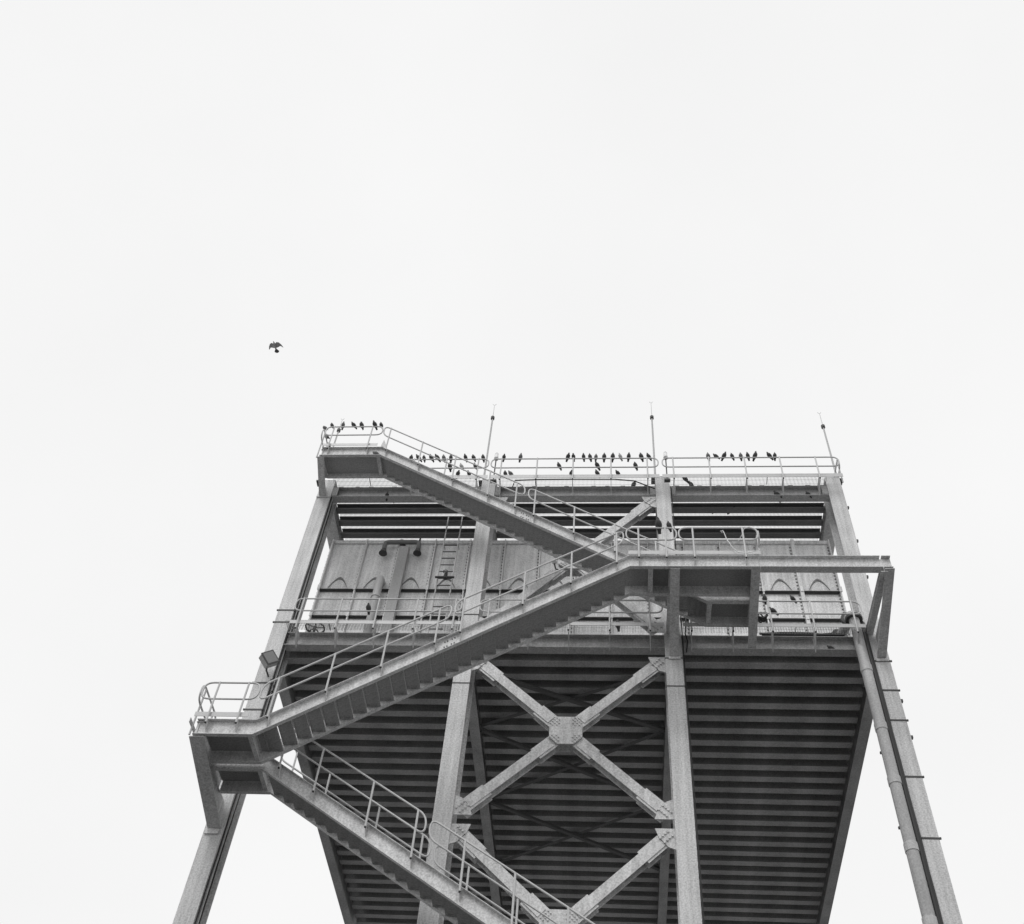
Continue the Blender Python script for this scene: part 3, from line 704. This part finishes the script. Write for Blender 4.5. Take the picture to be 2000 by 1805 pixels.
row([-3.42,-2.89,-1.38,-1.2,-.88,-.68,-.49,-.23,.04,.28,.54,.93,1.17], YR, 27.40, 'top rail of middle roof railing', pale=(9,), mid=(1, 6))
row([-1.64,-.44,.74], YR, 26.94, 'mid rail of middle roof railing')
row([-3.32,-3.14,-1.26,-.44,.20], YR+.04, 26.60, 'toe board of middle roof railing', mid=(1,))
row([3.02,3.27,3.51,3.76,4.03,4.25,4.47,4.92,5.08], YR, 27.40, 'top rail of right roof railing', mid=(0, 4))
row([2.27], 20.85, 26.56, 'roof grating right of third column')
row([.68,2.47], YF+.1, UB1+.06, 'top of upper front beam')
row([5.03,5.95], YF+.09, UB0+.022, rz=-78, where= 'upper front beam near right corner')
pigeon(-7.05, YF+.09, UB0+.022, 'dark pigeon on upper front beam under the top landing')
pigeon(5.63, YF+.09, LB0+.022, 'dark pigeon sitting on the lower front beam left of the drain pipe', rz=-75, var=2)
row([-8.918,-8.555,-8.2,-7.958,-7.517,-7.32], YB0-.055, L3Z+1.433, 'top rail of the top landing', mid=(1,))
for i, (y, z) in enumerate(((19.65, L3Z+1.413), (20.0, L3Z+1.413), (20.33, L3Z+1.413))):
    pigeon(-9.153, y, z, f'grey pigeon on end rail of top landing, {ORD[i]} from the front', 'bird2', rz=-95)
pigeon(-7.25, YB0+.03, L3Z+.018, 'pigeon sitting inside the edge beam of the top landing', 'bird2', rz=-85, var=2)
pigeon(1.205, YA0-.055, L2Z+1.413, 'large dark pigeon on mid landing railing left of another', 'bird', rz=-10, sc=1.1)
pigeon(1.47, YA0-.055, L2Z+1.413, 'dark pigeon on mid landing railing in front of the third column', 'bird', rz=-30)
row([4.05,4.79], YR, 21.055, 'top rail of right middle deck railing')
pigeon(4.22, YR, 20.595, 'dark pigeon on mid rail of right middle deck railing', rz=-60)
pigeon(-6.60, YR, 20.595, 'dark pigeon on mid rail of left middle deck railing', rz=0, var=2)
pigeon(.14, 20.8, ZG_L+.04, 'small pigeon standing on the middle deck grating under the stairs', 'bird2')
def yj(k): return 21.835+.521*k
for xs_, y, z, nm in (([-6.76,-2.91,-1.19,-.47,3.22,5.23], YF+.25, UB0+.022, 'back of upper front beam'), ([-6.58,-7.74,.72,3.25,3.72], yj(0)+.06, 26.288, 'first roof joist'), ([-3.01,-.49,2.16,4.70], yj(1)+.06, 26.288, 'second roof joist')):
    xs_ = sorted(xs_)
    for i, x in enumerate(xs_): pigeon(x, y, z, f'pigeon roosting on {nm}, {ORD[i]} from the left', rz=rp.uniform(50, 130), var=2)

# the flying pigeon
fp = MB()
loft(fp, [((0,-.13,-.01),.028,.010),((0,-.08,0),.040,.034),((0,-.02,0),.055,.05),((0,.05,.005),.055,.05),((0,.10,.012),.036,.038),((0,.14,.016),.027,.027),((0,.17,.014),.014,.013),((0,.20,.010),.003,.003)])
for sx in (-1, 1):
    o = [(.03,.085),(.12,.135),(.21,.11),(.30,.01),(.35,-.11),(.315,-.10),(.25,-.045),(.18,-.05),(.11,-.075),(.04,-.08)]
    A = [(sx*x, y, .012+.16*x-.42*x*x+.006) for x, y in o]; B = [(sx*x, y, .012+.16*x-.42*x*x-.006) for x, y in o]
    fp.rings(A, B)
bo = fp.build('pigeon', 'bird3')
bo.location = (-12.01, 19.53, 32.77)
tl = MB(); o = [(-.022,-.11),(.022,-.11),(.115,-.215),(.07,-.265),(0,-.28),(-.07,-.265),(-.115,-.215)]
tl.rings([(x, y, .002) for x, y in o], [(x, y, -.010) for x, y in o])
te = tl.build('tail', 'bird', bo); te.location = (0, 0, 0)
bo.rotation_euler = (math.radians(14), math.radians(-16), math.radians(162)); bo.scale = (.95, .95, .95)
tag(bo, 'lone pigeon in flight with spread wings and fanned tail against the sky', 'pigeon')
